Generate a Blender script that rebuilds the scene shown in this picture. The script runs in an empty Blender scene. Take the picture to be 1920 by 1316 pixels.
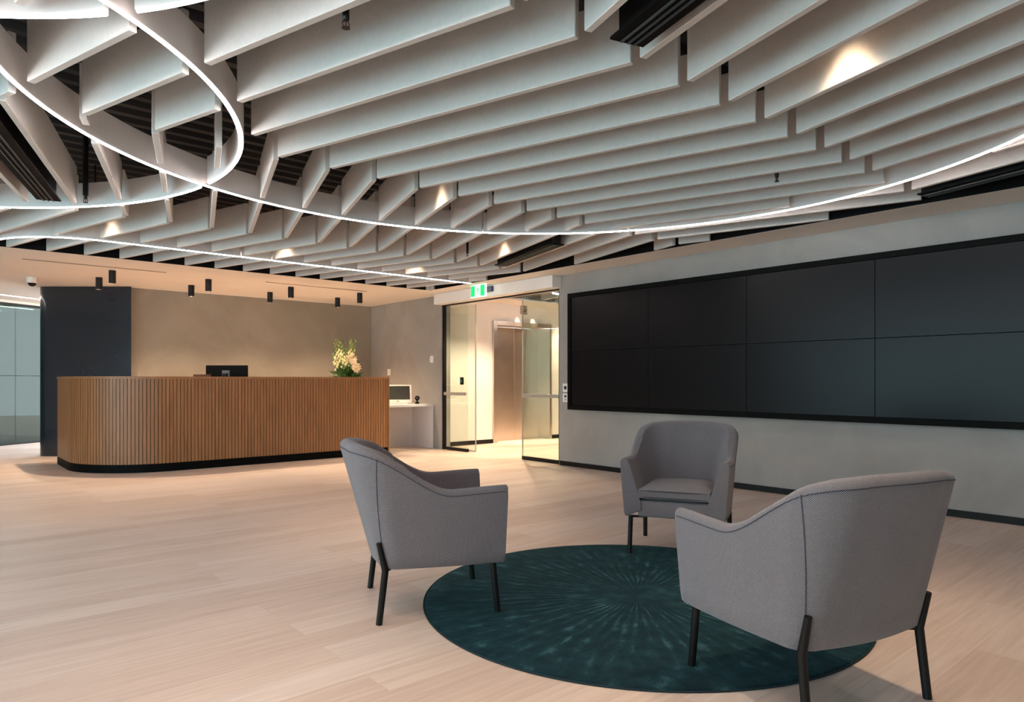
import bpy, bmesh, math, random
from mathutils import Vector, Matrix
random.seed(7)
sc = bpy.context.scene
C = sc.collection
R = math.radians
pi = math.pi

# ------------------------------------------------------------------ camera
cam_d = bpy.data.cameras.new('camera')
cam = bpy.data.objects.new('camera', cam_d); C.objects.link(cam)
cam.location = (0, 0, 1.15)
cam.rotation_euler = (R(90), 0, R(-40.9))
cam_d.sensor_width = 36; cam_d.lens = 1288 / 1920 * 36
cam_d.shift_y = 55 / 1920
cam_d.clip_start = 0.05; cam_d.clip_end = 200
sc.camera = cam
# ------------------------------------------------------------------ view, world
sc.view_settings.view_transform = 'Standard'
sc.view_settings.look = 'None'
sc.view_settings.gamma = 1
sc.view_settings.use_curve_mapping = False
sc.view_settings.exposure = 1.62
sc.cycles.use_denoising = True
sc.cycles.max_bounces = 8
sc.cycles.diffuse_bounces = 5
sc.cycles.glossy_bounces = 4
sc.cycles.transparent_max_bounces = 12
sc.cycles.sample_clamp_indirect = 6
sc.cycles.caustics_reflective = False
sc.cycles.caustics_refractive = False
w = bpy.data.worlds.new('world'); sc.world = w; w.use_nodes = True
bg = w.node_tree.nodes['Background']
bg.inputs[0].default_value = (0.80, 0.87, 0.93, 1)
bg.inputs[1].default_value = 2.6
LED_POWER = 13.5
SPOT_POWER = 110.0        # ceiling spots over the lounge
DESK_POWER = 60.0        # small tube lights over the desk
LOBBY_POWER = 95.0
WARM = (1.0, 0.75, 0.51)

# portal for the daylight at the window side (guides sampling of the sky only)
pl = bpy.data.lights.new('window_portal', 'AREA'); pl.shape = 'RECTANGLE'; pl.size = 11.0; pl.size_y = 2.3
plo = bpy.data.objects.new('window_portal', pl); C.objects.link(plo)
plo.location = (-4.25, 3.0, 1.35); plo.rotation_euler = (R(90), 0, R(-90))
pl.cycles.is_portal = True

# ------------------------------------------------------------------ material helpers
def nt(name):
    m = bpy.data.materials.new(name); m.use_nodes = True
    t = m.node_tree; b = t.nodes['Principled BSDF']
    return m, t, b
def lk(t, a, b): t.links.new(a, b)
def node(t, kind, **kw):
    n = t.nodes.new(kind)
    for k, v in kw.items():
        if k.startswith('_'): setattr(n, k[1:], v)
        else: n.inputs[k.replace('__', ' ')].default_value = v
    return n
def plain(name, col, rough=.5, metal=0, spec=.5, noise=0.0, nscale=8, bump=0, bscale=60, coat=0):
    m, t, b = nt(name)
    b.inputs['Base Color'].default_value = (*col, 1)
    b.inputs['Roughness'].default_value = rough
    b.inputs['Metallic'].default_value = metal
    b.inputs['Specular IOR Level'].default_value = spec
    b.inputs['Coat Weight'].default_value = coat
    tc = node(t, 'ShaderNodeTexCoord')
    if noise:
        n = node(t, 'ShaderNodeTexNoise', Scale=nscale, Detail=6.0)
        lk(t, tc.outputs['Object'], n.inputs['Vector'])
        r = node(t, 'ShaderNodeValToRGB')
        r.color_ramp.elements[0].position = .3; r.color_ramp.elements[1].position = .7
        r.color_ramp.elements[0].color = (*[c * (1 - noise) for c in col], 1)
        r.color_ramp.elements[1].color = (*[min(1, c * (1 + noise)) for c in col], 1)
        lk(t, n.outputs['Fac'], r.inputs['Fac']); lk(t, r.outputs['Color'], b.inputs['Base Color'])
    if bump:
        n2 = node(t, 'ShaderNodeTexNoise', Scale=bscale, Detail=3.0)
        lk(t, tc.outputs['Object'], n2.inputs['Vector'])
        bp = node(t, 'ShaderNodeBump', Strength=bump, Distance=.002)
        lk(t, n2.outputs['Fac'], bp.inputs['Height']); lk(t, bp.outputs['Normal'], b.inputs['Normal'])
    return m
def emit(name, col, s):
    m, t, b = nt(name)
    b.inputs['Base Color'].default_value = (*col, 1)
    b.inputs['Emission Color'].default_value = (*col, 1)
    b.inputs['Emission Strength'].default_value = s
    return m
def glass(name, tint=(.93, .97, .95), refl=1.0, rough=0.0):
    m = bpy.data.materials.new(name); m.use_nodes = True
    t = m.node_tree; t.nodes.clear()
    o = node(t, 'ShaderNodeOutputMaterial')
    tr = node(t, 'ShaderNodeBsdfTransparent'); tr.inputs[0].default_value = (*tint, 1)
    gl = node(t, 'ShaderNodeBsdfGlossy'); gl.inputs['Roughness'].default_value = rough
    fr = node(t, 'ShaderNodeLayerWeight', Blend=.5)
    pw = node(t, 'ShaderNodeMath', _operation='POWER'); pw.inputs[1].default_value = 5
    mu = node(t, 'ShaderNodeMath', _operation='MULTIPLY_ADD'); mu.inputs[1].default_value = .9 * refl; mu.inputs[2].default_value = .045 * refl
    mx = node(t, 'ShaderNodeMixShader')
    lk(t, fr.outputs['Facing'], pw.inputs[0]); lk(t, pw.outputs[0], mu.inputs[0]); lk(t, mu.outputs[0], mx.inputs[0])
    lk(t, tr.outputs[0], mx.inputs[1]); lk(t, gl.outputs[0], mx.inputs[2]); lk(t, mx.outputs[0], o.inputs[0])
    return m

# ------------------------------------------------------------------ materials
def mat_floor():
    m, t, b = nt('oak_planks')
    tc = node(t, 'ShaderNodeTexCoord')
    br = node(t, 'ShaderNodeTexBrick', Scale=1.0, Bias=0.0)
    br.inputs['Mortar Size'].default_value = .0012
    br.inputs['Mortar Smooth'].default_value = .3
    br.inputs['Brick Width'].default_value = 2.1
    br.inputs['Row Height'].default_value = .185
    br.offset = .37; br.offset_frequency = 2; br.squash = 1
    br.inputs['Color1'].default_value = (0, 0, 0, 1); br.inputs['Color2'].default_value = (1, 1, 1, 1)
    br.inputs['Mortar'].default_value = (.5, .5, .5, 1)
    lk(t, tc.outputs['Object'], br.inputs['Vector'])
    ramp = node(t, 'ShaderNodeValToRGB')
    e = ramp.color_ramp.elements
    e[0].position = 0; e[0].color = (.655, .505, .420, 1)
    e[1].position = 1; e[1].color = (.755, .625, .545, 1)
    k = ramp.color_ramp.elements.new(.5); k.color = (.710, .558, .468, 1)
    lk(t, br.outputs['Color'], ramp.inputs['Fac'])
    # grain along the planks
    mp = node(t, 'ShaderNodeMapping'); mp.inputs['Scale'].default_value = (.9, 17, 1)
    lk(t, tc.outputs['Object'], mp.inputs['Vector'])
    ad = node(t, 'ShaderNodeVectorMath', _operation='ADD')
    sc_ = node(t, 'ShaderNodeVectorMath', _operation='SCALE'); sc_.inputs['Scale'].default_value = 37
    lk(t, br.outputs['Color'], sc_.inputs[0]); lk(t, mp.outputs[0], ad.inputs[0]); lk(t, sc_.outputs[0], ad.inputs[1])
    no = node(t, 'ShaderNodeTexNoise', Scale=2.2, Detail=5.0, Roughness=.6)
    lk(t, ad.outputs[0], no.inputs['Vector'])
    r2 = node(t, 'ShaderNodeValToRGB')
    r2.color_ramp.elements[0].position = .25; r2.color_ramp.elements[0].color = (.80, .77, .76, 1)
    r2.color_ramp.elements[1].position = .62; r2.color_ramp.elements[1].color = (1.0, 1.0, 1.0, 1)
    lk(t, no.outputs['Fac'], r2.inputs['Fac'])
    mx = node(t, 'ShaderNodeMix', _data_type='RGBA', _blend_type='MULTIPLY'); mx.inputs[0].default_value = 1
    lk(t, ramp.outputs[0], mx.inputs[6]); lk(t, r2.outputs[0], mx.inputs[7])
    mo = node(t, 'ShaderNodeMix', _data_type='RGBA', _blend_type='MIX')
    mo.inputs[7].default_value = (.33, .24, .19, 1)
    f = node(t, 'ShaderNodeMath', _operation='MULTIPLY'); f.inputs[1].default_value = .3
    lk(t, br.outputs['Fac'], f.inputs[0]); lk(t, f.outputs[0], mo.inputs[0]); lk(t, mx.outputs[2], mo.inputs[6])
    lk(t, mo.outputs[2], b.inputs['Base Color'])
    b.inputs['Roughness'].default_value = .42
    b.inputs['Specular IOR Level'].default_value = .45
    bp = node(t, 'ShaderNodeBump', Strength=.06, Distance=.002)
    lk(t, no.outputs['Fac'], bp.inputs['Height']); lk(t, bp.outputs[0], b.inputs['Normal'])
    return m
def mat_plaster(name, c1, c2, rough=.6):
    m, t, b = nt(name)
    tc = node(t, 'ShaderNodeTexCoord')
    n = node(t, 'ShaderNodeTexNoise', Scale=.9, Detail=9.0, Roughness=.62, Distortion=.6)
    lk(t, tc.outputs['Object'], n.inputs['Vector'])
    r = node(t, 'ShaderNodeValToRGB')
    r.color_ramp.elements[0].position = .32; r.color_ramp.elements[0].color = (*c1, 1)
    r.color_ramp.elements[1].position = .68; r.color_ramp.elements[1].color = (*c2, 1)
    lk(t, n.outputs['Fac'], r.inputs['Fac']); lk(t, r.outputs[0], b.inputs['Base Color'])
    b.inputs['Roughness'].default_value = rough
    n2 = node(t, 'ShaderNodeTexNoise', Scale=14.0, Detail=6.0)
    lk(t, tc.outputs['Object'], n2.inputs['Vector'])
    bp = node(t, 'ShaderNodeBump', Strength=.12, Distance=.004)
    lk(t, n2.outputs['Fac'], bp.inputs['Height']); lk(t, bp.outputs[0], b.inputs['Normal'])
    return m
def mat_wood(name, c1, c2, vert=True, scale=18):
    m, t, b = nt(name)
    tc = node(t, 'ShaderNodeTexCoord')
    mp = node(t, 'ShaderNodeMapping'); mp.inputs['Scale'].default_value = (scale, scale, 1.2) if vert else (1.2, scale, scale)
    lk(t, tc.outputs['Object'], mp.inputs['Vector'])
    n = node(t, 'ShaderNodeTexNoise', Scale=1.5, Detail=5.0, Roughness=.6)
    lk(t, mp.outputs[0], n.inputs['Vector'])
    r = node(t, 'ShaderNodeValToRGB')
    r.color_ramp.elements[0].position = .3; r.color_ramp.elements[0].color = (*c1, 1)
    r.color_ramp.elements[1].position = .7; r.color_ramp.elements[1].color = (*c2, 1)
    lk(t, n.outputs['Fac'], r.inputs['Fac']); lk(t, r.outputs[0], b.inputs['Base Color'])
    b.inputs['Roughness'].default_value = .42
    return m
def mat_fabric(name, dark, light, pitch=.0062):
    m, t, b = nt(name)
    uv = node(t, 'ShaderNodeUVMap')
    sx = node(t, 'ShaderNodeSeparateXYZ'); lk(t, uv.outputs[0], sx.inputs[0])
    def s(out):
        a = node(t, 'ShaderNodeMath', _operation='MULTIPLY'); a.inputs[1].default_value = 2 * pi / pitch
        lk(t, out, a.inputs[0])
        q = node(t, 'ShaderNodeMath', _operation='SINE'); lk(t, a.outputs[0], q.inputs[0]); return q.outputs[0]
    mu = node(t, 'ShaderNodeMath', _operation='MULTIPLY')
    lk(t, s(sx.outputs[0]), mu.inputs[0]); lk(t, s(sx.outputs[1]), mu.inputs[1])
    mr = node(t, 'ShaderNodeMapRange'); mr.inputs['From Min'].default_value = -.45; mr.inputs['From Max'].default_value = .45
    lk(t, mu.outputs[0], mr.inputs['Value'])
    tc = node(t, 'ShaderNodeTexCoord')
    n = node(t, 'ShaderNodeTexNoise', Scale=420.0, Detail=2.0); lk(t, tc.outputs['Object'], n.inputs['Vector'])
    mx = node(t, 'ShaderNodeMix', _data_type='RGBA')
    mx.inputs[6].default_value = (*dark, 1); mx.inputs[7].default_value = (*light, 1)
    lk(t, mr.outputs[0], mx.inputs[0])
    m2 = node(t, 'ShaderNodeMix', _data_type='RGBA', _blend_type='OVERLAY'); m2.inputs[0].default_value = .55
    lk(t, mx.outputs[2], m2.inputs[6]); lk(t, n.outputs['Fac'], m2.inputs[7])
    lk(t, m2.outputs[2], b.inputs['Base Color'])
    b.inputs['Roughness'].default_value = .9
    b.inputs['Specular IOR Level'].default_value = .2
    b.inputs['Sheen Weight'].default_value = .25
    b.inputs['Sheen Roughness'].default_value = .5
    bp = node(t, 'ShaderNodeBump', Strength=.5, Distance=.0012)
    lk(t, mu.outputs[0], bp.inputs['Height']); lk(t, bp.outputs[0], b.inputs['Normal'])
    return m
def mat_rug():
    m, t, b = nt('teal_viscose_pile')
    tc = node(t, 'ShaderNodeTexCoord')
    sx = node(t, 'ShaderNodeSeparateXYZ'); lk(t, tc.outputs['Object'], sx.inputs[0])
    at = node(t, 'ShaderNodeMath', _operation='ARCTAN2'); lk(t, sx.outputs[1], at.inputs[0]); lk(t, sx.outputs[0], at.inputs[1])
    ln = node(t, 'ShaderNodeVectorMath', _operation='LENGTH'); lk(t, tc.outputs['Object'], ln.inputs[0])
    a1 = node(t, 'ShaderNodeMath', _operation='MULTIPLY'); a1.inputs[1].default_value = 64
    lk(t, at.outputs[0], a1.inputs[0])
    # slight wobble of the rays
    n0 = node(t, 'ShaderNodeTexNoise', Scale=5.0, Detail=3.0); lk(t, tc.outputs['Object'], n0.inputs['Vector'])
    a2 = node(t, 'ShaderNodeMath', _operation='MULTIPLY_ADD'); a2.inputs[1].default_value = 6.0
    lk(t, n0.outputs['Fac'], a2.inputs[0]); lk(t, a1.outputs[0], a2.inputs[2])
    si = node(t, 'ShaderNodeMath', _operation='SINE'); lk(t, a2.outputs[0], si.inputs[0])
    # carved grooves fade to the rim
    fr = node(t, 'ShaderNodeMapRange'); fr.inputs['From Min'].default_value = .12; fr.inputs['From Max'].default_value = 1.1
    fr.inputs['To Min'].default_value = 1; fr.inputs['To Max'].default_value = .18
    lk(t, ln.outputs['Value'], fr.inputs['Value'])
    gr0 = node(t, 'ShaderNodeMath', _operation='MULTIPLY'); lk(t, si.outputs[0], gr0.inputs[0]); lk(t, fr.outputs[0], gr0.inputs[1])
    # mottling stretched along the radius (polar noise)
    cb = node(t, 'ShaderNodeCombineXYZ')
    p1 = node(t, 'ShaderNodeMath', _operation='MULTIPLY'); p1.inputs[1].default_value = 9; lk(t, at.outputs[0], p1.inputs[0])
    p2 = node(t, 'ShaderNodeMath', _operation='MULTIPLY'); p2.inputs[1].default_value = 3.2; lk(t, ln.outputs['Value'], p2.inputs[0])
    lk(t, p1.outputs[0], cb.inputs[0]); lk(t, p2.outputs[0], cb.inputs[1])
    n1 = node(t, 'ShaderNodeTexNoise', Scale=1.6, Detail=5.0, Roughness=.65); lk(t, cb.outputs[0], n1.inputs['Vector'])
    n2 = node(t, 'ShaderNodeTexNoise', Scale=9.0, Detail=6.0, Roughness=.6); lk(t, tc.outputs['Object'], n2.inputs['Vector'])
    am = node(t, 'ShaderNodeMapRange'); am.inputs['From Min'].default_value = .38; am.inputs['From Max'].default_value = .66; am.inputs['To Max'].default_value = 1.25; am.inputs['To Min'].default_value = .12
    lk(t, n1.outputs['Fac'], am.inputs['Value'])
    ce = node(t, 'ShaderNodeMapRange'); ce.inputs['From Min'].default_value = .07; ce.inputs['From Max'].default_value = .20
    lk(t, ln.outputs['Value'], ce.inputs['Value'])
    g1 = node(t, 'ShaderNodeMath', _operation='MULTIPLY'); lk(t, gr0.outputs[0], g1.inputs[0]); lk(t, ce.outputs[0], g1.inputs[1])
    gr = node(t, 'ShaderNodeMath', _operation='MULTIPLY'); lk(t, g1.outputs[0], gr.inputs[0]); lk(t, am.outputs[0], gr.inputs[1])
    s1 = node(t, 'ShaderNodeMath', _operation='ADD'); lk(t, n1.outputs['Fac'], s1.inputs[0]); lk(t, n2.outputs['Fac'], s1.inputs[1])
    s2 = node(t, 'ShaderNodeMath', _operation='MULTIPLY_ADD'); s2.inputs[1].default_value = .26
    lk(t, gr.outputs[0], s2.inputs[0]); lk(t, s1.outputs[0], s2.inputs[2])
    r = node(t, 'ShaderNodeValToRGB')
    e = r.color_ramp.elements
    e[0].position = .42; e[0].color = (.0028, .0115, .0165, 1)
    e[1].position = .74; e[1].color = (.056, .138, .158, 1)
    k = e.new(.56); k.color = (.0075, .030, .039, 1)
    mu = node(t, 'ShaderNodeMath', _operation='MULTIPLY'); mu.inputs[1].default_value = .5
    lk(t, s2.outputs[0], mu.inputs[0]); lk(t, mu.outputs[0], r.inputs['Fac'])
    lk(t, r.outputs[0], b.inputs['Base Color'])
    b.inputs['Roughness'].default_value = .85
    b.inputs['Specular IOR Level'].default_value = .12
    b.inputs['Sheen Weight'].default_value = .12
    b.inputs['Sheen Tint'].default_value = (.25, .6, .62, 1)
    b.inputs['Sheen Roughness'].default_value = .4
    bp = node(t, 'ShaderNodeBump', Strength=.6, Distance=.006)
    lk(t, s2.outputs[0], bp.inputs['Height']); lk(t, bp.outputs[0], b.inputs['Normal'])
    return m
M = {}
M['floor'] = mat_floor()
M['plaster'] = mat_plaster('grey_plaster', (.275, .260, .243), (.375, .358, .336))
M['plaster_warm_lit'] = mat_plaster('grey_plaster_warm_lit', (.225, .195, .155), (.31, .272, .222))  # grey plaster with the warm lighting of the back wall mixed into its colour
M['soffit'] = plain('cream_ceiling_paint', (.80, .745, .68), .7, noise=.015, nscale=2)
M['white'] = plain('white_paint', (.80, .77, .73), .6, noise=.02, nscale=3)
M['baffle'] = plain('white_felt', (.65, .605, .57), .85, noise=.03, nscale=40, bump=.15, bscale=300)
M['fin'] = plain('white_light_housing', (.72, .68, .66), .7, noise=.02)
M['led'] = emit('led_diffuser', (1.0, .90, .88), LED_POWER)
M['void'] = plain('black_paint', (.004, .0033, .0033), .7, spec=.15, noise=.3, nscale=3)
M['black'] = plain('black_metal', (.008, .007, .007), .45, spec=.25, noise=.2, nscale=20)
M['blackmatt'] = plain('black_satin', (.002, .002, .002), .6, spec=.1, noise=.2, nscale=20)
M['screen'] = plain('dark_screen', (.0045, .0045, .0055), .29, spec=.17)
M['navy'] = plain('navy_polished_panel', (.008, .015, .027), .2, spec=.4, noise=.1, nscale=.8, coat=.35)
M['slat'] = mat_wood('warm_timber', (.245, .108, .042), (.355, .168, .070))
M['slatdark'] = mat_wood('timber_backing', (.05, .02, .009), (.08, .032, .014))
M['fabric'] = mat_fabric('grey_woven_fabric', (.032, .028, .035), (.335, .288, .295))
M['seam'] = plain('dark_seam', (.05, .047, .06), .9, noise=.1)
M['leg'] = plain('black_powder_coat', (.006, .005, .0045), .42, spec=.25, noise=.2, nscale=30)
M['steel'] = plain('brushed_steel', (.74, .66, .57), .33, metal=1, noise=.05, nscale=4)
M['rail'] = plain('grey_rail', (.52, .51, .47), .35, metal=.5, noise=.03)
M['glass'] = glass('clear_glass')
M['frost'] = glass('tinted_glass', (.58, .70, .65), .8)
M['desk'] = plain('white_laminate', (.74, .73, .75), .4, noise=.01)
M['plastic'] = plain('white_plastic', (.82, .80, .76), .35, noise=.01)
M['kscreen'] = plain('kiosk_screen', (.035, .037, .028), .25, noise=.1)
M['rug'] = mat_rug()
M['rugedge'] = plain('teal_binding', (.006, .018, .022), .9, noise=.2)
M['green'] = emit('exit_green', (.0, .42, .10), .55)
M['signwhite'] = emit('exit_white', (.85, .95, .88), .45)
M['bluegrey'] = plain('sensor_blue', (.03, .04, .09), .3, noise=.1)
M['lamp'] = emit('warm_lamp', WARM, 14)
M['leaf'] = plain('leaf_green', (.05, .125, .018), .5, noise=.4, nscale=30)
M['stem'] = plain('bud_green', (.20, .27, .035), .5, noise=.3, nscale=30)
M['bloom'] = plain('cream_bloom', (.85, .78, .42), .5, noise=.12, nscale=40)
M['lily'] = plain('pale_lily', (.90, .74, .50), .5, noise=.12, nscale=40)
M['vase'] = plain('dark_ceramic', (.02, .018, .018), .3, noise=.1)
M['carpet'] = plain('grey_carpet', (.035, .045, .045), .9, noise=.2, nscale=20)
M['meet'] = plain('pale_green_wall', (.42, .44, .41), .7, noise=.04, nscale=1)
M['darkchair'] = plain('dark_upholstery', (.015, .035, .038), .7, noise=.2)
M['red'] = plain('dark_red', (.12, .01, .01), .3, noise=.1)
M['plaque'] = plain('brown_plaque', (.34, .26, .20), .4, noise=.05)
M['ink'] = plain('dark_ink', (.02, .015, .012), .5, noise=.05)

# ------------------------------------------------------------------ geometry helpers
def link(name, bm, mat, parent=None, smooth=None, loc=None, rz=0):
    me = bpy.data.meshes.new(name)
    bmesh.ops.recalc_face_normals(bm, faces=bm.faces[:])
    bm.to_mesh(me); bm.free()
    for x in (mat if isinstance(mat, (list, tuple)) else [mat]): me.materials.append(x)
    if smooth is not None:
        for p in me.polygons: p.use_smooth = True
        me.set_sharp_from_angle(angle=R(smooth))
    o = bpy.data.objects.new(name, me); C.objects.link(o)
    if parent: o.parent = parent
    if loc is not None: o.location = loc
    if rz: o.rotation_euler.z = rz
    return o
def thing(name, label, cat, loc=(0, 0, 0), rz=0, group=None):
    o = bpy.data.objects.new(name, None); C.objects.link(o)
    o.location = loc; o.rotation_euler = (0, 0, rz); o.empty_display_size = .1
    return tag(o, label, cat, group)
def tag(o, label, cat, group=None):
    o['label'] = label; o['category'] = cat
    if group: o['group'] = group
    return o
def struct(o): o['kind'] = 'structure'; return o
def box(bm, x0, x1, y0, y1, z0, z1, bev=0, seg=2, mtx=None):
    vs = [bm.verts.new((x, y, z)) for z in (z0, z1) for y in (y0, y1) for x in (x0, x1)]
    fs = [(0, 1, 3, 2), (4, 6, 7, 5), (0, 4, 5, 1), (1, 5, 7, 3), (3, 7, 6, 2), (2, 6, 4, 0)]
    faces = [bm.faces.new([vs[i] for i in f]) for f in fs]
    if bev:
        es = list({e for f in faces for e in f.edges})
        r = bmesh.ops.bevel(bm, geom=es, offset=bev, segments=seg, affect='EDGES', profile=.5)
        vs = list({v for v in vs if v.is_valid} | {v for f in r['faces'] for v in f.verts})
    if mtx: bmesh.ops.transform(bm, matrix=mtx, verts=[v for v in vs if v.is_valid])
    return bm
def bx(*a, **k): return box(bmesh.new(), *a, **k)
def prism(bm, pts, z0, z1):
    lo = [bm.verts.new((x, y, z0)) for x, y in pts]; hi = [bm.verts.new((x, y, z1)) for x, y in pts]
    n = len(pts)
    bm.faces.new(lo[::-1]); bm.faces.new(hi)
    for i in range(n): bm.faces.new((lo[i], lo[(i + 1) % n], hi[(i + 1) % n], hi[i]))
    return bm
def tube(bm, pts, r, n=12, cap=True, radii=None):
    pts = [Vector(p) for p in pts]; rings = []
    tot = pts[-1] - pts[0]
    up = Vector((0, 1, 0)) if abs(tot.z) > .7 * tot.length and tot.length > 0 else Vector((0, 0, 1))
    for i, p in enumerate(pts):
        a = pts[max(i - 1, 0)]; b = pts[min(i + 1, len(pts) - 1)]
        d = (b - a).normalized()
        s = d.cross(up)
        if s.length < 1e-3: s = d.cross(Vector((1, 0, 0)))
        s.normalize(); q = s.cross(d)
        rr = radii[i] if radii else r
        rings.append([bm.verts.new(p + (s * math.cos(2 * pi * k / n) + q * math.sin(2 * pi * k / n)) * rr) for k in range(n)])
    for A, B in zip(rings, rings[1:]):
        for k in range(n): bm.faces.new((A[k], A[(k + 1) % n], B[(k + 1) % n], B[k]))
    if cap: bm.faces.new(rings[0][::-1]); bm.faces.new(rings[-1])
    return bm
def lathe(bm, prof, cx=0, cy=0, n=24, z=0):
    rings = [[bm.verts.new((cx + r * math.cos(2 * pi * k / n), cy + r * math.sin(2 * pi * k / n), z + h)) for k in range(n)] for r, h in prof]
    for A, B in zip(rings, rings[1:]):
        for k in range(n): bm.faces.new((A[k], A[(k + 1) % n], B[(k + 1) % n], B[k]))
    bm.faces.new(rings[0][::-1]); bm.faces.new(rings[-1])
    return bm
def ribbon(bm, pts, th, z0, z1, closed=False):
    """vertical wall of given thickness that follows a plan polyline"""
    n = len(pts); L = []; Rr = []
    for i in range(n):
        a = pts[(i - 1) % n] if closed else pts[max(i - 1, 0)]
        b = pts[(i + 1) % n] if closed else pts[min(i + 1, n - 1)]
        d = Vector((b[0] - a[0], b[1] - a[1])).normalized(); q = Vector((-d.y, d.x)) * th / 2
        L.append((pts[i][0] + q.x, pts[i][1] + q.y)); Rr.append((pts[i][0] - q.x, pts[i][1] - q.y))
    V = [[bm.verts.new((*p, z)) for p in (L[i], Rr[i]) for z in (z0, z1)] for i in range(n)]
    m = n if closed else n - 1
    for i in range(m):
        a = V[i]; b = V[(i + 1) % n]
        bm.faces.new((a[0], b[0], b[1], a[1])); bm.faces.new((a[3], b[3], b[2], a[2]))
        bm.faces.new((a[1], b[1], b[3], a[3])); bm.faces.new((a[2], b[2], b[0], a[0]))
    if not closed:
        for v in (V[0], V[-1]): bm.faces.new((v[0], v[1], v[3], v[2]))
    return bm
def planar_uv(bm):
    uvl = bm.loops.layers.uv.verify()
    bm.normal_update()
    for f in bm.faces:
        n = f.normal; ax = max(range(3), key=lambda i: abs(n[i]))
        i, j = [(1, 2), (0, 2), (0, 1)][ax]
        for l in f.loops: l[uvl].uv = (l.vert.co[i], l.vert.co[j])
def ordw(n):
    w_ = ['nearest', 'second', 'third', 'fourth', 'fifth', 'sixth', 'seventh', 'eighth', 'ninth', 'tenth', 'eleventh',
          'twelfth', 'thirteenth', 'fourteenth', 'fifteenth', 'sixteenth', 'seventeenth', 'eighteenth', 'nineteenth',
          'twentieth', 'twenty-first', 'twenty-second', 'twenty-third', 'twenty-fourth', 'twenty-fifth', 'twenty-sixth']
    return w_[n]

XW = 6.62      # wall carrying the screens
ZS = 2.57      # soffit and underside of the hanging baffles
ZD = 3.22      # black deck above
YB = 11.78     # wall behind the desk
YS = 9.07      # edge of the soffit over the desk
XS = 6.13      # edge of the soffit along the screen wall
XL = -4.2; YN = -3.6

# ================================================================== SETTING
struct(link('floor', bx(XL - .2, 13.2, YN - .2, 20, -.12, 0), M['floor']))
# wall with the screens, door opening 6.66..9.44
bm = bmesh.new()
box(bm, XW, XW + .18, YN, 6.66, 0, ZD)
box(bm, XW, XW + .18, 9.44, YB + .2, 0, ZD)
box(bm, XW, XW + .18, 6.66, 9.44, 2.42, ZD)
struct(link('wall_right', bm, M['plaster']))
struct(link('wall_back', bx(2.46, XW - .001, YB, YB + .18, 0, ZS), M['plaster_warm_lit']))
struct(link('wall_near', bx(XL, XW, YN - .18, YN, 0, ZD), M['white']))
# window side: sill, head and piers
bm = bmesh.new()
box(bm, XL - .18, XL, YN, 20, 0, .18); box(bm, XL - .18, XL, YN, 20, 2.5, ZD)
box(bm, XL - .18, XL, YN, -2.5, .18, 2.5); box(bm, XL - .18, XL, 8.5, 20, .18, 2.5)
struct(link('wall_left', bm, M['white']))
win = struct(bpy.data.objects.new('window_1', None)); C.objects.link(win); win.location = (XL - .09, 3, .18)
for i in range(8):
    y = -5.5 + i * 11 / 7
    yy = max(-5.5 + .0301, min(5.5 - .0301, y))
    link('window_frame', bx(-.05, .05, yy - .03, yy + .03, .002, 2.318), M['black'], win)
link('window_pane', bx(-.006, .006, -5.495, 5.495, .003, 2.317), glass('window_glass', (.75, .9, .92)), win)

# soffit plates
bm = bmesh.new()
box(bm, XL, XW - .002, YS, YB - .001, ZS, ZS + .03)
box(bm, XL, 2.4, YB - .0, 19.9, ZS, ZS + .03)
struct(link('ceiling', bm, M['soffit']))
bm = bmesh.new()
box(bm, XS, XW - .002, YN, YS - .002, ZS, ZS + .03)
struct(link('trim_1', bm, M['soffit']))
# black deck, ribbed, and the black bulkhead faces above the soffits
bm = bmesh.new()
y = YN; prof = []
while y < YS + .2:
    prof += [(y, ZD), (y + .055, ZD), (y + .075, ZD + .055), (y + .165, ZD + .055), (y + .185, ZD)]
    y += .2
for (ya, za), (yb, zb) in zip(prof, prof[1:]):
    if yb - ya < 1e-5: continue
    v = [bm.verts.new(p) for p in ((XL, ya, za), (XW, ya, za), (XW, yb, zb), (XL, yb, zb))]
    bm.faces.new(v)
box(bm, XL, XW, YN, YS + .2, ZD + .06, ZD + .2)
struct(link('ceiling_deck', bm, plain('dark_steel_deck', (.016, .013, .0125), .5, noise=.3, nscale=2)))
bm = bmesh.new()
box(bm, XL, XS - .012, YS - .012, YS - .0005, ZS + .001, ZD)
box(bm, XS - .012, XS - .0005, YN, YS - .0005, ZS + .001, ZD)
struct(link('trim_2', bm, M['void']))
struct(link('baseboard_right', bx(XW - .014, XW - .001, YN, 6.64, 0.0, .06), M['black']))

# ------------------------------------------------------------------ lobby behind the glass door
YE = 9.74
bm = bmesh.new()
box(bm, XW + .18, 7.98, YE, YE + .6, 0, ZD); box(bm, 9.445, 13.0, YE, YE + .6, 0, ZD)
box(bm, 7.98, 9.445, YE, YE + .6, 2.245, ZD)
struct(link('wall_lobby', bm, M['white']))
bm = bmesh.new()
box(bm, XW + .18, 7.71, 1.5, YE, ZS, ZS + .03); box(bm, 7.71, 13.0, 9.13, YE, ZS, ZS + .03)
struct(link('ceiling_lobby', bm, M['soffit']))
struct(link('ceiling_lobby_deck', bx(XW + .18, 13.0, 1.5, YE, ZD, ZD + .1), M['void']))
struct(link('wall_lobby_far', bx(13.0, 13.15, 1.3, 10.4, 0, ZD), M['white']))
struct(link('wall_lobby_near', bx(XW + .18, 13.0, 1.35, 1.5, 0, ZD), M['white']))
bm = bmesh.new()
box(bm, XW + .18, 7.965, YE - .014, YE - .001, 0, .075); box(bm, 9.46, 13.0, YE - .014, YE - .001, 0, .075)
struct(link('baseboard_lobby', bm, M['black']))

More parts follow.
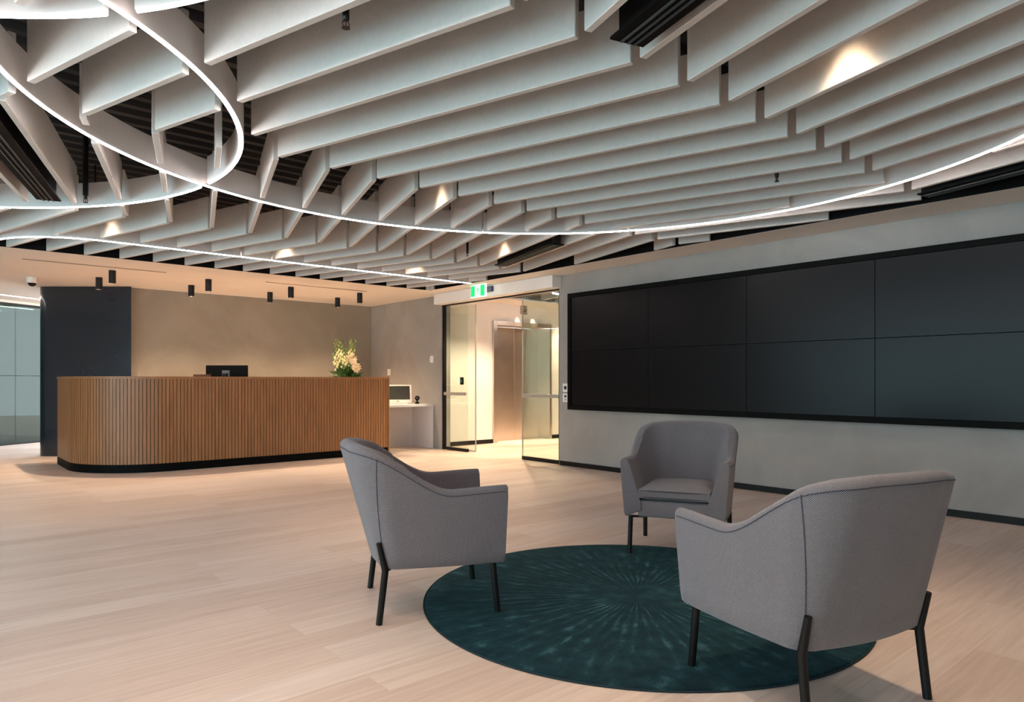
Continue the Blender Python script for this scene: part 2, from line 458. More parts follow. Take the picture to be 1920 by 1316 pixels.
# lift doors (door_2)
d2 = struct(bpy.data.objects.new('door_2', None)); C.objects.link(d2); d2.location = (8.72, YE, 0)
bm = bmesh.new()
box(bm, -.755, -.665, -.035, .30, 0, 2.245, .004); box(bm, .665, .725, -.035, .30, 0, 2.245, .004)
box(bm, -.6645, .6645, -.034, .30, 2.165, 2.25, .004)
link('door_frame', bm, M['steel'], d2)
link('door_panel', bx(-.66, .018, .285, .315, 0, 2.163, .002), M['steel'], d2)
link('door_panel', bx(.022, .66, .285, .315, 0, 2.163, .002), M['steel'], d2)
# floor plaque G
pq = thing('floor_plaque', 'small square brown plaque with letter G above the lift', 'sign', (8.73, YE, 2.5))
link('plate', bx(-.085, .085, -.012, 0, -.095, .095, .004), M['plaque'], pq)
cu = bpy.data.curves.new('letter_text', 'FONT'); cu.body = 'G'; cu.size = .16; cu.extrude = .002; cu.align_x = 'CENTER'; cu.align_y = 'CENTER'
to = bpy.data.objects.new('tmp', cu); C.objects.link(to)
dg = bpy.context.evaluated_depsgraph_get(); me = bpy.data.meshes.new_from_object(to.evaluated_get(dg))
bpy.data.objects.remove(to)
me.materials.append(M['ink']); lo = bpy.data.objects.new('letter', me); C.objects.link(lo)
lo.parent = pq; lo.location = (0, -.0145, 0); lo.rotation_euler = (R(90), 0, 0)

# glass entrance (door_1): fixed panes, sliding leaves, rails, frame
d1 = struct(bpy.data.objects.new('door_1', None)); C.objects.link(d1); d1.location = (XW + .05, 6.66, 0)
W_ = 9.44 - 6.66
bm = bmesh.new()
box(bm, -.03, .03, 0, .03, 0, 2.42); box(bm, -.03, .03, W_ - .03, W_, 0, 2.42); box(bm, -.03, .03, .03, W_ - .03, 2.39, 2.42)
link('door_frame', bm, M['black'], d1)
for (a, b_) in ((.03, .80), (W_ - .66, W_ - .03)):
    g = link('glass_panel', bx(-.006, .006, a, b_, .05, 2.39), M['glass'], d1)
    bm = bmesh.new(); box(bm, -.02, .02, a, b_, .003, .05)
    link('bottom_rail', bm, M['black'], g)
    link('handrail', bx(-.035, -.008, a + .01, b_ - .01, .905, .955, .003), M['rail'], g)
for (a, b_) in ((.06, .86), (W_ - .80, W_ - .06)):
    g = link('sliding_leaf', bx(.045, .057, a, b_, .03, 2.36), M['glass'], d1)
    e_ = b_ if a < 1 else a
    link('edge_seal', bx(.043, .059, e_ - .006, e_ + .006, .03, 2.36), M['rail'], g)
    link('leaf_rail', bx(.04, .062, a, b_, .36 * 0 + .012, .03), M['rail'], g)
link('operator_housing', bx(-.22, -.052, -.04, W_ - .02, 2.40, ZS - .002, .006), M['white'], d1)
link('motion_sensor', bx(-.262, -.221, 1.20, 1.37, 2.465, 2.545, .008), M['bluegrey'], d1)

rel = thing('door_release', 'small black and green door release box on the left glass pane', 'switch', (XW + .043, 8.91, 1.08))
link('case', bx(-.03, 0, -.035, .035, 0, .12, .006), M['black'], rel)
link('button', bx(-.036, -.029, -.018, .018, .035, .085, .003), plain('release_green', (.01, .20, .07), .4, noise=.1), rel)

# exit sign hung from the soffit edge
ex = thing('exit_sign', 'green and white running man exit sign hanging before the glass entrance', 'sign', (6.30, 8.03, ZS))
link('case', bx(-.012, .012, -.18, .18, -.185, -.002, .004), M['signwhite'], ex)
link('green_field', bx(-.015, -.0125, .075, .17, -.172, -.012), M['green'], ex)
link('green_field', bx(-.015, -.0125, -.16, -.06, -.172, -.012), M['green'], ex)
bm = bmesh.new()
def flat(bm, pts, x=-.0145):
    bm.faces.new([bm.verts.new((x, a, b)) for a, b in pts])
flat(bm, [(.008 + .013 * math.cos(k * pi / 5), -.035 + .013 * math.sin(k * pi / 5)) for k in range(10)])
flat(bm, [(.018, -.055), (-.008, -.052), (-.016, -.10), (.010, -.105)])
flat(bm, [(.012, -.10), (-.004, -.10), (.018, -.135), (.034, -.16), (.044, -.155), (.030, -.125)])
flat(bm, [(-.002, -.10), (-.016, -.098), (-.030, -.13), (-.024, -.165), (-.012, -.165), (-.016, -.13)])
flat(bm, [(.016, -.056), (.010, -.066), (.034, -.088), (.046, -.078)])
flat(bm, [(-.006, -.054), (-.010, -.066), (-.036, -.076), (-.040, -.062)])
link('running_figure', bm, M['green'], ex)

# ================================================================== HANGING BAFFLES AND LIGHT RINGS
c1, r1 = (2.757, 2.79), 2.70
c2, r2 = (-.843, 4.942), 2.435
c5, r5 = (-.908, 1.746), 1.943
Y3 = 7.96; c3 = (1.45, Y3 + .86); r3 = .86
def near_ring(x, y, g=.068):
    if abs(math.hypot(x - c1[0], y - c1[1]) - r1) < g: return 1
    if abs(math.hypot(x - c2[0], y - c2[1]) - r2) < g: return 2
    if abs(math.hypot(x - c5[0], y - c5[1]) - r5) < g: return 3
    if x >= c3[0] and abs(y - Y3) < g: return 4
    if x < c3[0] and y < c3[1] + .2 and abs(math.hypot(x - c3[0], y - c3[1]) - r3) < g: return 4
    return 0
def bprism(x0, y0, x1, y1, th=.036, z0=ZS, z1=ZS + .30):
    L = math.hypot(x1 - x0, y1 - y0)
    bm = bx(-L / 2, L / 2, -th / 2, th / 2, 0, z1 - z0, .003, seg=1)
    return bm, ((x0 + x1) / 2, (y0 + y1) / 2, z0), math.atan2(y1 - y0, x1 - x0)
TH = R(40.9)
def infront(x, y, mar=260):
    d = x * math.sin(TH) + y * math.cos(TH); r = x * math.cos(TH) - y * math.sin(TH)
    if d < .25: return False
    u = 960 + 1288 * r / d; v = 713 - 1288 * (ZS - 1.15) / d
    return -mar < u < 1920 + mar and v > -mar * 1.6
# rows: (y far, y near, x at y near on the reference line, x at y far, name)
rows = [
    (9.045, 6.725, 3.847, 3.218, 'row nearest the reception soffit'),
    (6.665, 4.335, 3.166, 3.852, 'second row from the reception'),
    (4.275, 1.975, 3.843, 3.166, 'third row from the reception'),
    (1.915, -.40, 3.165, 3.843, 'fourth row from the reception'),
    (-.46, -2.75, 3.843, 3.165, 'row above the camera')]
PITCH = .355
for (yf, yn, xn, xf, rn) in rows:
    order = 0
    for m_ in range(12, -22, -1):
        pieces = []; run = None
        N = 300
        for i in range(N + 1):
            t_ = i / N; yy = yn + (yf - yn) * t_; xx = xn + (xf - xn) * t_ + m_ * PITCH
            ok = xx < XS - .03 and not (yn < -.1 and m_ > 5) and xx > XL + .1 and not near_ring(xx, yy)
            if ok and run is None: run = (xx, yy)
            if ok: last = (xx, yy)
            if (not ok or i == N) and run is not None:
                if math.hypot(last[0] - run[0], last[1] - run[1]) > .10: pieces.append((run, last))
                run = None
        pieces = [p for p in pieces if any(infront(p[0][0] + (p[1][0] - p[0][0]) * q / 6, p[0][1] + (p[1][1] - p[0][1]) * q / 6) for q in range(7))]
        if not pieces: continue
        for k, (a, b_) in enumerate(pieces):
            bm, loc, rz = bprism(*a, *b_)
            o = link('ceiling_baffle', bm, M['baffle'], loc=loc, rz=rz)
            full = math.hypot(b_[0] - a[0], b_[1] - a[1]) > 2.2
            if len(pieces) == 1: pn = 'full length white ceiling baffle' if full else 'shortened white ceiling baffle'
            elif len(pieces) == 2: pn = ('near' if k == 0 else 'far') + ' piece of white ceiling baffle'
            else: pn = ('near', 'middle', 'far', 'farthest')[k] + ' piece of white ceiling baffle'
            tag(o, f'{pn}, {ordw(order)} from the screen wall, {rn}', 'ceiling baffle', 'white ceiling baffles in the ' + rn)
        order += 1

def arc(c, r, a0, a1, n):
    return [(c[0] + r * math.cos(a0 + (a1 - a0) * i / n), c[1] + r * math.sin(a0 + (a1 - a0) * i / n)) for i in range(n + 1)]
ZL = ZS - .006
def led_tube(bm, pts, r=.0095):
    tube(bm, [(x, y, ZL) for x, y in pts], r, 8)
def led_ring(c, r, gaps, label, group, N=240):
    t = thing('light_ring', label, 'ceiling light', (c[0], c[1], ZL), 0, group)
    # fin above the light, light strip in runs between the gaps
    gp = sorted(gaps)
    runs = []
    if not gp: gp = [(0.0, .004)]
    for i, (g, w_) in enumerate(gp):
        a0 = g + w_; a1 = (gp[(i + 1) % len(gp)][0] - gp[(i + 1) % len(gp)][1])
        if a1 <= a0: a1 += 2 * pi
        runs.append((a0, a1))
    for a0, a1 in runs:
        n = max(6, int(N * (a1 - a0) / (2 * pi)))
        pts = [(r * math.cos(a0 + (a1 - a0) * i / n), r * math.sin(a0 + (a1 - a0) * i / n)) for i in range(n + 1)]
        bm = ribbon(bmesh.new(), pts, .030, 0, .185)
        link('fin', bm, M['fin'], t)
        bm = bmesh.new(); tube(bm, [(x, y, 0) for x, y in pts], .009, 10)
        link('light_strip', bm, M['led'], t, smooth=60)
    return t
def cross(cA, rA, cB, rB):
    """angles on circle A where circle B crosses"""
    d = math.hypot(cB[0] - cA[0], cB[1] - cA[1])
    if d > rA + rB or d < abs(rA - rB): return []
    base = math.atan2(cB[1] - cA[1], cB[0] - cA[0]); k = math.acos((rA * rA + d * d - rB * rB) / (2 * rA * d))
    return [(base + k) % (2 * pi), (base - k) % (2 * pi)]
def angof(c, x, y): return math.atan2(y - c[1], x - c[0]) % (2 * pi)
led_ring(c1, r1, [(angof(c1, 4.09, 5.16), .0022), (angof(c1, 5.07, 4.17), .0022)], 'largest round light ring, sweeping from upper left across to the screen wall', 'curved light rings')
led_ring(c2, r2, [(a, .030) for a in cross(c2, r2, c1, r1)], 'light ring curving round at the left, ending where it meets the largest ring', 'curved light rings')
led_ring(c5, r5, [(a, .035) for a in cross(c5, r5, c2, r2)] + [(a, .03) for a in cross(c5, r5, c1, r1)], 'light ring crossing the top left corner of the ceiling', 'curved light rings')
t = thing('light_line', 'long straight light line above the desk, hooked at its left end', 'ceiling light', (0, 0, ZL))
ln = arc(c3, r3, -pi * .5 - 1.25, -pi * .5, 20)
for seg in (ln + [(2.785, Y3)], [(2.80, Y3), (3.14, Y3)], [(3.155, Y3), (6.10, Y3)]):
    link('fin', ribbon(bmesh.new(), seg, .03, 0, .185), M['fin'], t)
    bm = bmesh.new(); tube(bm, [(x, y, 0) for x, y in seg], .009, 10); link('light_strip', bm, M['led'], t, smooth=60)

# black linear diffusers between baffles
def diffuser(xm, y0, y1, slope, label, wd=.165, z0=ZS - .018):
    L = math.hypot(1, slope) * abs(y1 - y0)
    cx, cy = xm + slope * 0, (y0 + y1) / 2
    t = thing('air_diffuser', label, 'air vent', (xm, cy, z0), math.atan2(1, slope), 'black slot air diffusers between the baffles')
    link('flange', bx(-L / 2, L / 2, -wd / 2, wd / 2, 0, .012, .002), M['blackmatt'], t)
    link('plenum', bx(-L / 2 + .02, L / 2 - .02, -wd / 2 + .030, wd / 2 - .030, .0125, .20, .004), M['black'], t)
    for s_ in (-.032, 0, .032):
        link('blade', bx(-L / 2 + .01, L / 2 - .01, s_ - .004, s_ + .004, -.008, -.0005), M['rail'] if False else plain('blade_grey', (.05, .05, .05), .35, noise=.1), t)
sB = .2944
diffuser(4.78 + sB * ((6.47 + 5.06) / 2 - 4.3), 5.06, 6.47, sB, 'short black slot diffuser between baffles left of the screen wall, above the door')
diffuser(.155 + sB * ((6.42 + 4.45) / 2 - 4.3), 4.45, 6.42, sB, 'long black slot diffuser between baffles at the far left edge')
sS = .2944
diffuser(2.255 - sS * (1.92 - (1.85 + .2) / 2), .20, 1.85, sS, 'black slot diffuser with ridged underside at the top middle')
diffuser(5.805 - sS * (1.92 - (1.90 + .4) / 2), .40, 1.90, sS, 'black slot diffuser at the right, between ceiling baffles and screen wall')

# sprinklers dropping from the deck
for (x, y, lb) in ((1.27, 2.46, 'sprinkler with red glass bulb hanging at the top left of centre'), (.99, 6.20, 'sprinkler on a thick black drop pipe at the left, by the light rings'),
                   (4.51, 2.40, 'small sprinkler hanging under baffles in front of the screen wall'), (4.62, 6.09, 'small sprinkler hanging between baffles above the armchairs towards the door')):
    t = thing('sprinkler', lb, 'sprinkler', (x, y, 2.528), 0, 'black ceiling sprinklers')
    link('drop_pipe', tube(bmesh.new(), [(0, 0, .055), (0, 0, ZD - 2.528)], .014 if x > 1 else .02, 10), M['black'], t, smooth=40)
    bm = bmesh.new(); lathe(bm, [(.010, .03), (.014, .035), (.014, .06), (.009, .065)], n=12)
    for s_ in (-1, 1): tube(bm, [(s_ * .008, 0, .032), (s_ * .015, 0, .018), (s_ * .010, 0, .004)], .0025, 6)
    lathe(bm, [(.004, 0), (.017, .001), (.017, .003), (.004, .005)], n=12)
    link('head', bm, M['black'], t, smooth=40)
    link('bulb', tube(bmesh.new(), [(0, 0, .005), (0, 0, .030)], .0035, 8), M['red'], t, smooth=40)

# spot lamps hidden up between the baffles
def spot(parent, power, angle=70, blend=.6, loc=(0, 0, 0), size=.03, col=WARM):
    l = bpy.data.lights.new('bulb', 'SPOT'); l.energy = power; l.spot_size = R(angle); l.spot_blend = blend; l.color = col
    l.shadow_soft_size = size
    o = bpy.data.objects.new('bulb', l); C.objects.link(o); o.parent = parent; o.location = loc
    return o
spots = [(3.19, 1.45, 'right of centre above the nearest armchair'), (1.27, 7.62, 'above the left end of the desk'), (3.12, 7.66, 'above the middle of the desk front'),
         (4.95, 7.68, 'in front of the glass entrance'), (5.05, 6.0, 'beside the short slot diffuser'), (3.15, 4.65, 'above the big light ring'),
         (1.55, .75, 'above the floor left of the armchairs'), (.9, 2.1, 'inside the left rings'), (5.3, .6, 'near the screen wall at the right edge')]
def midgap(x, y):
    for (yf, yn, xn, xf, rn) in rows:
        if yn - .06 <= y <= yf + .06:
            b0 = xn + (xf - xn) * (y - yn) / (yf - yn)
            k = math.floor((x - b0) / PITCH)
            return b0 + (k + .5) * PITCH
    return x
for i, (x, y, lb) in enumerate(spots):
    x = midgap(x, y)
    t = thing('downlight', 'black can downlight hidden between baffles, ' + lb, 'downlight', (x, y, 2.89), 0, 'downlights between the baffles')
    link('can', lathe(bmesh.new(), [(.030, .06), (.036, .06), (.036, 0), (.042, 0), (.042, .13), (.02, .14)], n=20), M['black'], t, smooth=40)
    link('lens', lathe(bmesh.new(), [(.030, .050), (.030, .058)], n=20), M['lamp'], t)
    link('stem', tube(bmesh.new(), [(0, 0, .141), (0, 0, ZD - 2.89)], .008, 8), M['black'], t)
    spot(t, SPOT_POWER * (.60 if i == 0 else .42), 76, 1.0, (0, 0, .02), .055)

# ================================================================== RECEPTION
for j, (x, y) in enumerate([(1.90, 10.9), (1.91, 10.1), (3.10, 10.9), (3.10, 10.1), (4.30, 10.92), (4.30, 10.1), (5.46, 10.88), (5.44, 10.06)]):
    col = ('leftmost', 'second from left', 'third from left', 'rightmost')[j // 2]
    rw = 'back' if j % 2 == 0 else 'front'
    t = thing('tube_downlight', f'black tube downlight under the desk soffit, {col} pair, {rw} one', 'ceiling light', (x, y, ZS), 0, 'black tube downlights over the desk')
    bm = bmesh.new()
    lathe(bm, [(.030, -.03), (.038, -.03), (.038, -.165), (.042, -.165), (.042, -.001)], n=24)
    link('tube', bm, M['black'], t, smooth=40)
    link('lens', lathe(bmesh.new(), [(.034, -.060), (.034, -.050)], n=20), M['lamp'], t)
    spot(t, DESK_POWER, 110, .9, (0, 0, -.150), .03)
for k, (xa, xb, lb) in enumerate(((.93, 2.48, 'thin linear air slot in the soffit above the left end of the desk'), (3.8, 5.42, 'thin linear air slot in the soffit above the right end of the desk'))):
    o = link('air_slot', bx(xa, xb, 9.785, 9.835, ZS - .004, ZS - .0005), plain('slot_shadow_grey', (.30, .25, .20), .8, noise=.1)); tag(o, lb, 'air vent', 'linear air slots')
t = thing('security_camera', 'white dome security camera with dark eye under the ceiling, far left', 'security camera', (1.2, 11.5, ZS))
link('housing', lathe(bmesh.new(), [(.03, -.085), (.062, -.075), (.066, -.05), (.070, -.001)], n=24), M['plastic'], t, smooth=40)
link('dome', lathe(bmesh.new(), [(.008, -.125), (.030, -.117), (.046, -.098), (.050, -.0755)], n=24), M['black'], t, smooth=60)

# navy partition with a rounded end
cN = Vector((1.62, 12.32)); dirN = Vector((math.cos(TH), -math.sin(TH))); nrm = Vector((-math.sin(TH), -math.cos(TH)))
A_ = Vector((2.45, 11.63)) ; Lw = 1.46; rr = .17
p = []
end = A_ - dirN * (Lw - rr)
p.append(A_)
p.append(end)
cc = end - nrm * rr
for k in range(1, 9):
    a = k / 8 * R(118)
    p.append(cc + nrm * rr * math.cos(a) - dirN * rr * math.sin(a))
tang = p[-1] - p[-2]; tang.normalize()
p.append(p[-1] + tang * .8)
p.append(Vector((3.2, 13.2))); p.append(Vector((2.45, YB + .19)))
bm = prism(bmesh.new(), [(v.x, v.y) for v in p], .0, ZS)
o = link('wall_navy', bm, M['navy'], smooth=25); struct(o)

# reception desk: slatted front, counter top, kick
cxD, cyD, rD = 2.47, 10.42, 1.0
def desk_path(r, y_end=11.25):
    f = cyD - r
    pts = [(5.58, f)]
    n = 24
    pts += [(cxD - r * math.sin(pi / 2 * k / n), cyD - r * math.cos(pi / 2 * k / n)) for k in range(n + 1)]
    pts.append((cxD - r, y_end))
    return pts
desk = thing('reception_desk', 'long reception desk with rounded end and vertical timber slats', 'reception desk', (3.5, 10, 0))
ofs = lambda pts: [(x - 3.5, y - 10) for x, y in pts]
link('kick_plate', ribbon(bmesh.new(), ofs(desk_path(.985)), .05, 0, .10), M['blackmatt'], desk, smooth=30)
link('carcass', ribbon(bmesh.new(), ofs(desk_path(.965)), .04, .1005, 1.165), M['slatdark'], desk, smooth=30)
link('counter_top', ribbon(bmesh.new(), ofs(desk_path(.86)), .31, 1.17, 1.20), M['slat'], desk, smooth=30)
# slats
bm = bmesh.new()
path = desk_path(1.0)
dist = [0]
for a, b_ in zip(path, path[1:]): dist.append(dist[-1] + math.hypot(b_[0] - a[0], b_[1] - a[1]))
tot = dist[-1]; n = int(tot / .0425); wS = .0355
for k in range(n):
    s_ = (k + .5) * tot / n
    i = max(j for j in range(len(dist) - 1) if dist[j] <= s_)
    f = (s_ - dist[i]) / (dist[i + 1] - dist[i])
    x = path[i][0] + (path[i + 1][0] - path[i][0]) * f; y = path[i][1] + (path[i + 1][1] - path[i][1]) * f
    a = math.atan2(path[i + 1][1] - path[i][1], path[i + 1][0] - path[i][0])
    mt = Matrix.Translation((x - 3.5, y - 10, 0)) @ Matrix.Rotation(a, 4, 'Z')
    box(bm, -wS / 2, wS / 2, -.008, .008, .105, 1.1695, 0, mtx=mt)
link('slats', bm, M['slat'], desk)
# end panel towards the wall, inner worktop
link('end_panel', bx(5.58 - 3.5 + .001, 5.60 - 3.5, -.60, .35, 0, 1.2), M['slat'], desk)
link('worktop', bx(-1.1, 2.075, -.38, .15, .72, .75, .004), M['desk'], desk)
o = link('inner_carcass', bx(-1.05, 2.07, .10, .14, 0, .7195), M['desk'], desk)

# monitor seen from behind
mo = thing('monitor', 'black computer monitor seen from behind over the reception desk', 'monitor', (3.33, 10.03, .75), -TH)
link('screen_back', bx(-.295, .295, -.02, .02, .275, .615, .008), M['blackmatt'], mo)
link('rear_housing', bx(-.055, .055, -.045, -.0205, .40, .54, .006), plain('grey_mount', (.09, .09, .10), .4, noise=.1), mo)
link('stand', bx(-.03, .03, -.09, -.046, .012, .50, .006), M['black'], mo)
link('foot', bx(-.12, .12, -.16, .06, 0, .0115, .004), M['black'], mo)
pc = thing('desk_box', 'small brown box beside the monitor, just above the counter edge', 'box', (2.95, 9.86, .75), -TH)
link('carton', bx(-.10, .09, -.06, .06, 0, .472, .004), plain('brown_card', (.12, .05, .03), .7, noise=.1), pc)
link('lid', bx(-.102, .092, -.062, .062, .4725, .482, .003), plain('brown_card_lid', (.14, .06, .035), .7, noise=.1), pc)

# flowers
fl = thing('flower_arrangement', 'vase of white lilies and green stems at right end of desk', 'flowers', (5.14, 9.93, .75))
rnd = random.Random(3)
link('vase', lathe(bmesh.new(), [(.05, 0), (.075, .02), (.085, .16), (.06, .32), (.065, .40)], n=24), M['vase'], fl, smooth=50)
rgt = Vector((math.cos(TH), -math.sin(TH), 0)); fwd = Vector((math.sin(TH), math.cos(TH), 0))
def leafq(bm, base, tip, wd, bend=.0):
    base = Vector(base); tip = Vector(tip); d = tip - base
    s_ = d.cross(fwd if abs(d.normalized().dot(fwd)) < .9 else rgt).normalized()
    rotm = Matrix.Rotation(rnd.uniform(-.9, .9), 3, d.normalized()); s_ = rotm @ s_
    up = s_.cross(d).normalized()
    L = []; Rr = []; n = 5
    for k in range(n + 1):
        f = k / n; wv = wd * math.sin(pi * min(.97, .08 + f * .9)) ** .8
        c = base + d * f + up * bend * math.sin(pi * f) * d.length
        L.append(bm.verts.new(c + s_ * wv)); Rr.append(bm.verts.new(c - s_ * wv))
    m_ = [bm.verts.new((a.co + b_.co) / 2 + up * wd * .25) for a, b_ in zip(L, Rr)]
    for k in range(n):
        bm.faces.new((L[k], L[k + 1], m_[k + 1], m_[k])); bm.faces.new((m_[k], m_[k + 1], Rr[k + 1], Rr[k]))
def P3(r_, f_, z_): return rgt * r_ + fwd * f_ + Vector((0, 0, z_))
def blob(bm, c, r, sq=1.3):
    g = bmesh.ops.create_icosphere(bm, subdivisions=1, radius=r)
    for v in g['verts']: v.co.z *= sq; v.co += c
# dark base foliage
bm = bmesh.new()
for k in range(110):
    a = rnd.uniform(0, 2 * pi); el = rnd.uniform(-.15, 1.1); L = rnd.uniform(.12, .30)
    b0 = P3(rnd.uniform(-.03, .03), rnd.uniform(-.03, .03), rnd.uniform(.40, .50))
    leafq(bm, b0, b0 + P3(math.cos(a) * math.cos(el) * L * 1.05, math.sin(a) * math.cos(el) * L * .6, math.sin(el) * L + .02), rnd.uniform(.012, .024), .12)
link('foliage', bm, M['leaf'], fl)
bm = bmesh.new(); bb = bmesh.new()
for (r_, f_, z_) in ((-.20, .02, 1.00), (-.155, -.03, 1.06), (-.13, .05, 1.04), (-.07, 0, 1.0), (.05, .03, 1.04), (.08, -.03, 1.07), (.10, .02, .98), (.13, .05, 1.06), (.0, -.04, .92), (-.23, 0, .86)):
    b0 = P3(r_ * .15, f_ * .3, .42); t_ = P3(r_, f_, z_)
    md = (b0 + t_) / 2 + P3(r_ * .10, 0, .02)
    tube(bm, [b0, md, t_], .004, 6, radii=[.005, .0045, .002])
    for q in range(11):
        f = .42 + .055 * q; c = b0.lerp(md, min(1, f * 2)) if f < .5 else md.lerp(t_, (f - .5) * 2)
        sd = 1 if q % 2 else -1
        blob(bm if q > 5 else bb, c + P3(sd * .012, rnd.uniform(-.01, .01), 0), .015 * (1.35 - .8 * f) * rnd.uniform(.8, 1.3), 1.7)
link('flower_spike', bm, M['stem'], fl)
for k in range(18):
    blob(bb, P3(rnd.uniform(-.20, .10), rnd.uniform(-.09, .05), rnd.uniform(.56, .82)), rnd.uniform(.011, .020), 1.3)
link('cream_buds', bb, M['bloom'], fl)
bm = bmesh.new()
for k in range(17):
    cz = rnd.uniform(.55, .80); cr = .13 + rnd.uniform(-.055, .065) - (cz - .66) * .15; c = P3(cr, rnd.uniform(-.12, -.02), cz)
    ax = Vector((rnd.uniform(-.5, .8), 0, rnd.uniform(-.2, .8)))
    ax = (rgt * ax.x - fwd * .8 + Vector((0, 0, ax.z * .6))).normalized()
    u = ax.orthogonal().normalized(); v_ = ax.cross(u)
    for q in range(6):
        a = q * pi / 3; dv = (u * math.cos(a) + v_ * math.sin(a))
        leafq(bm, c, c + dv * .050 + ax * .028, .012, -.15)
link('lily_blooms', bm, M['lily'], fl)
bm = bmesh.new()
for (r_, z_) in ((-.10, 1.13), (.16, 1.10), (.20, .98), (-.28, .95), (.12, 1.0), (-.02, 1.08)):
    leafq(bm, P3(r_ * .1, .02, .42), P3(r_ * .8, .05, z_ - .04), .007, .06)
link('grass_blade', bm, M['leaf'], fl)

# white side desk with kiosk
sd = thing('side_desk', 'low white side desk between the reception desk and glass entrance', 'desk', (6.1, 9.98, 0))
link('desk_top', bx(-.498, .515, -.32, .34, .71, .75, .004), M['desk'], sd)
link('side_panel', bx(.475, .515, -.31, .33, 0, .7095, .003), M['desk'], sd)
link('back_panel', bx(-.498, .4745, .29, .33, 0, .7095, .003), M['desk'], sd)
ki = thing('kiosk_screen', 'white framed tilted touch screen standing on the white side desk', 'touch screen', (6.12, 10.0, .75), R(-27))
tilt = Matrix.Translation((0, 0, .02)) @ Matrix.Rotation(R(-22), 4, 'X')
link('frame', bx(-.235, .235, -.012, .012, 0, .325, .006, mtx=tilt), M['plastic'], ki)
link('display', bx(-.205, .205, -.0145, -.0125, .055, .30, .001, mtx=tilt), M['kscreen'], ki)
link('badge', bx(-.02, .02, -.0142, -.0125, .018, .030, .001, mtx=tilt), M['black'], ki)
link('base', bx(-.16, .16, -.05, .14, 0, .018, .005), M['plastic'], ki)
link('support', bx(-.05, .05, .05, .07, .0185, .17, .004), M['plastic'], ki)
wc = thing('visitor_camera', 'small round black webcam beside the tilted white screen', 'webcam', (6.46, 9.93, .75), R(-35))
link('foot', bx(-.035, .035, -.03, .03, 0, .03, .01), M['black'], wc)
link('neck', tube(bmesh.new(), [(0, 0, .0305), (0, 0, .065)], .015, 10), M['black'], wc)
bm = bmesh.new(); g = bmesh.ops.create_uvsphere(bm, u_segments=16, v_segments=10, radius=.042)
for v in bm.verts: v.co.z += .098
link('head', bm, M['black'], wc, smooth=60)
link('lens', tube(bmesh.new(), [(0, -.036, .098), (0, -.044, .098)], .006, 12), M['plastic'], wc)
cup = thing('desk_cup', 'small dark red cup partly hidden behind the reception desk end', 'cup', (5.86, 10.06, .75))
link('body', lathe(bmesh.new(), [(.028, 0), (.034, .01), (.037, .09), (.034, .092)], n=20), M['red'], cup, smooth=40)
link('handle', tube(bmesh.new(), [(.034, 0, .07), (.058, 0, .065), (.058, 0, .035), (.033, 0, .028)], .005, 8), M['red'], cup, smooth=50)

# wall plates
def plate(y, z, h_, wd_, label, icon):
    t = thing('wall_switch', label, 'switch', (XW, y, z))
    link('plate', bx(-.010, 0, -wd_ / 2, wd_ / 2, -h_ / 2, h_ / 2, .003), M['plastic'], t)
    if icon == 'rocker': link('rocker', bx(-.014, -.0105, -.012, .012, -.02, .02, .001), M['plastic'], t)
    if icon == 'knob': link('knob', bx(-.035, -.0105, -.02, .02, -.045, .03, .008), M['plastic'], t)
    if icon == 'dial':
        link('dial', tube(bmesh.new(), [(-.0105, 0, 0), (-.016, 0, 0)], .026, 16), M['bluegrey'], t)
    if icon == 'pad':
        link('button', bx(-.013, -.0105, -.02, .02, .005, .035, .001), M['bluegrey'], t)
        link('button', bx(-.013, -.0105, -.02, .02, -.04, -.01, .001), plain('pad_grey', (.45, .45, .47), .5, noise=.05), t)
plate(11.12, 1.30, .115, .10, 'white wall switch above the tilted screen, nearest the back corner', 'rocker')
plate(9.72, 1.51, .115, .09, 'white wall sensor between the side desk and glass entrance', 'knob')
plate(6.53, 1.05, .115, .105, 'upper white plate between the glass entrance and black screens', 'dial')
plate(6.53, .915, .115, .105, 'lower white plate between the glass entrance and black screens', 'pad')

# ================================================================== VIDEO WALL
tv = thing('video_wall', 'huge black video wall of tiled screens on grey plaster wall', 'screen', (XW, 3.81, 1.53))
wcell, hcell, nc = 1.27, .712, 4
yL, yR = 2.54, -2.54
bm = bmesh.new()
box(bm, -.10, -.001, yL, yL + .055, -hcell - .055, hcell + .055, 0); box(bm, -.10, -.001, yR - .055, yR, -hcell - .055, hcell + .055, 0)
box(bm, -.10, -.001, yR, yL, hcell, hcell + .055, 0); box(bm, -.10, -.001, yR, yL, -hcell - .055, -hcell, 0)
link('surround', bm, M['blackmatt'], tv)
for i in range(nc):
    for j in range(2):
        y0 = yL - (i + 1) * wcell + .002; z0 = -hcell + j * hcell + .002
        link('screen_panel', bx(-.088, -.012, y0, y0 + wcell - .004, z0, z0 + hcell - .004, .0015, seg=1), M['screen'], tv)

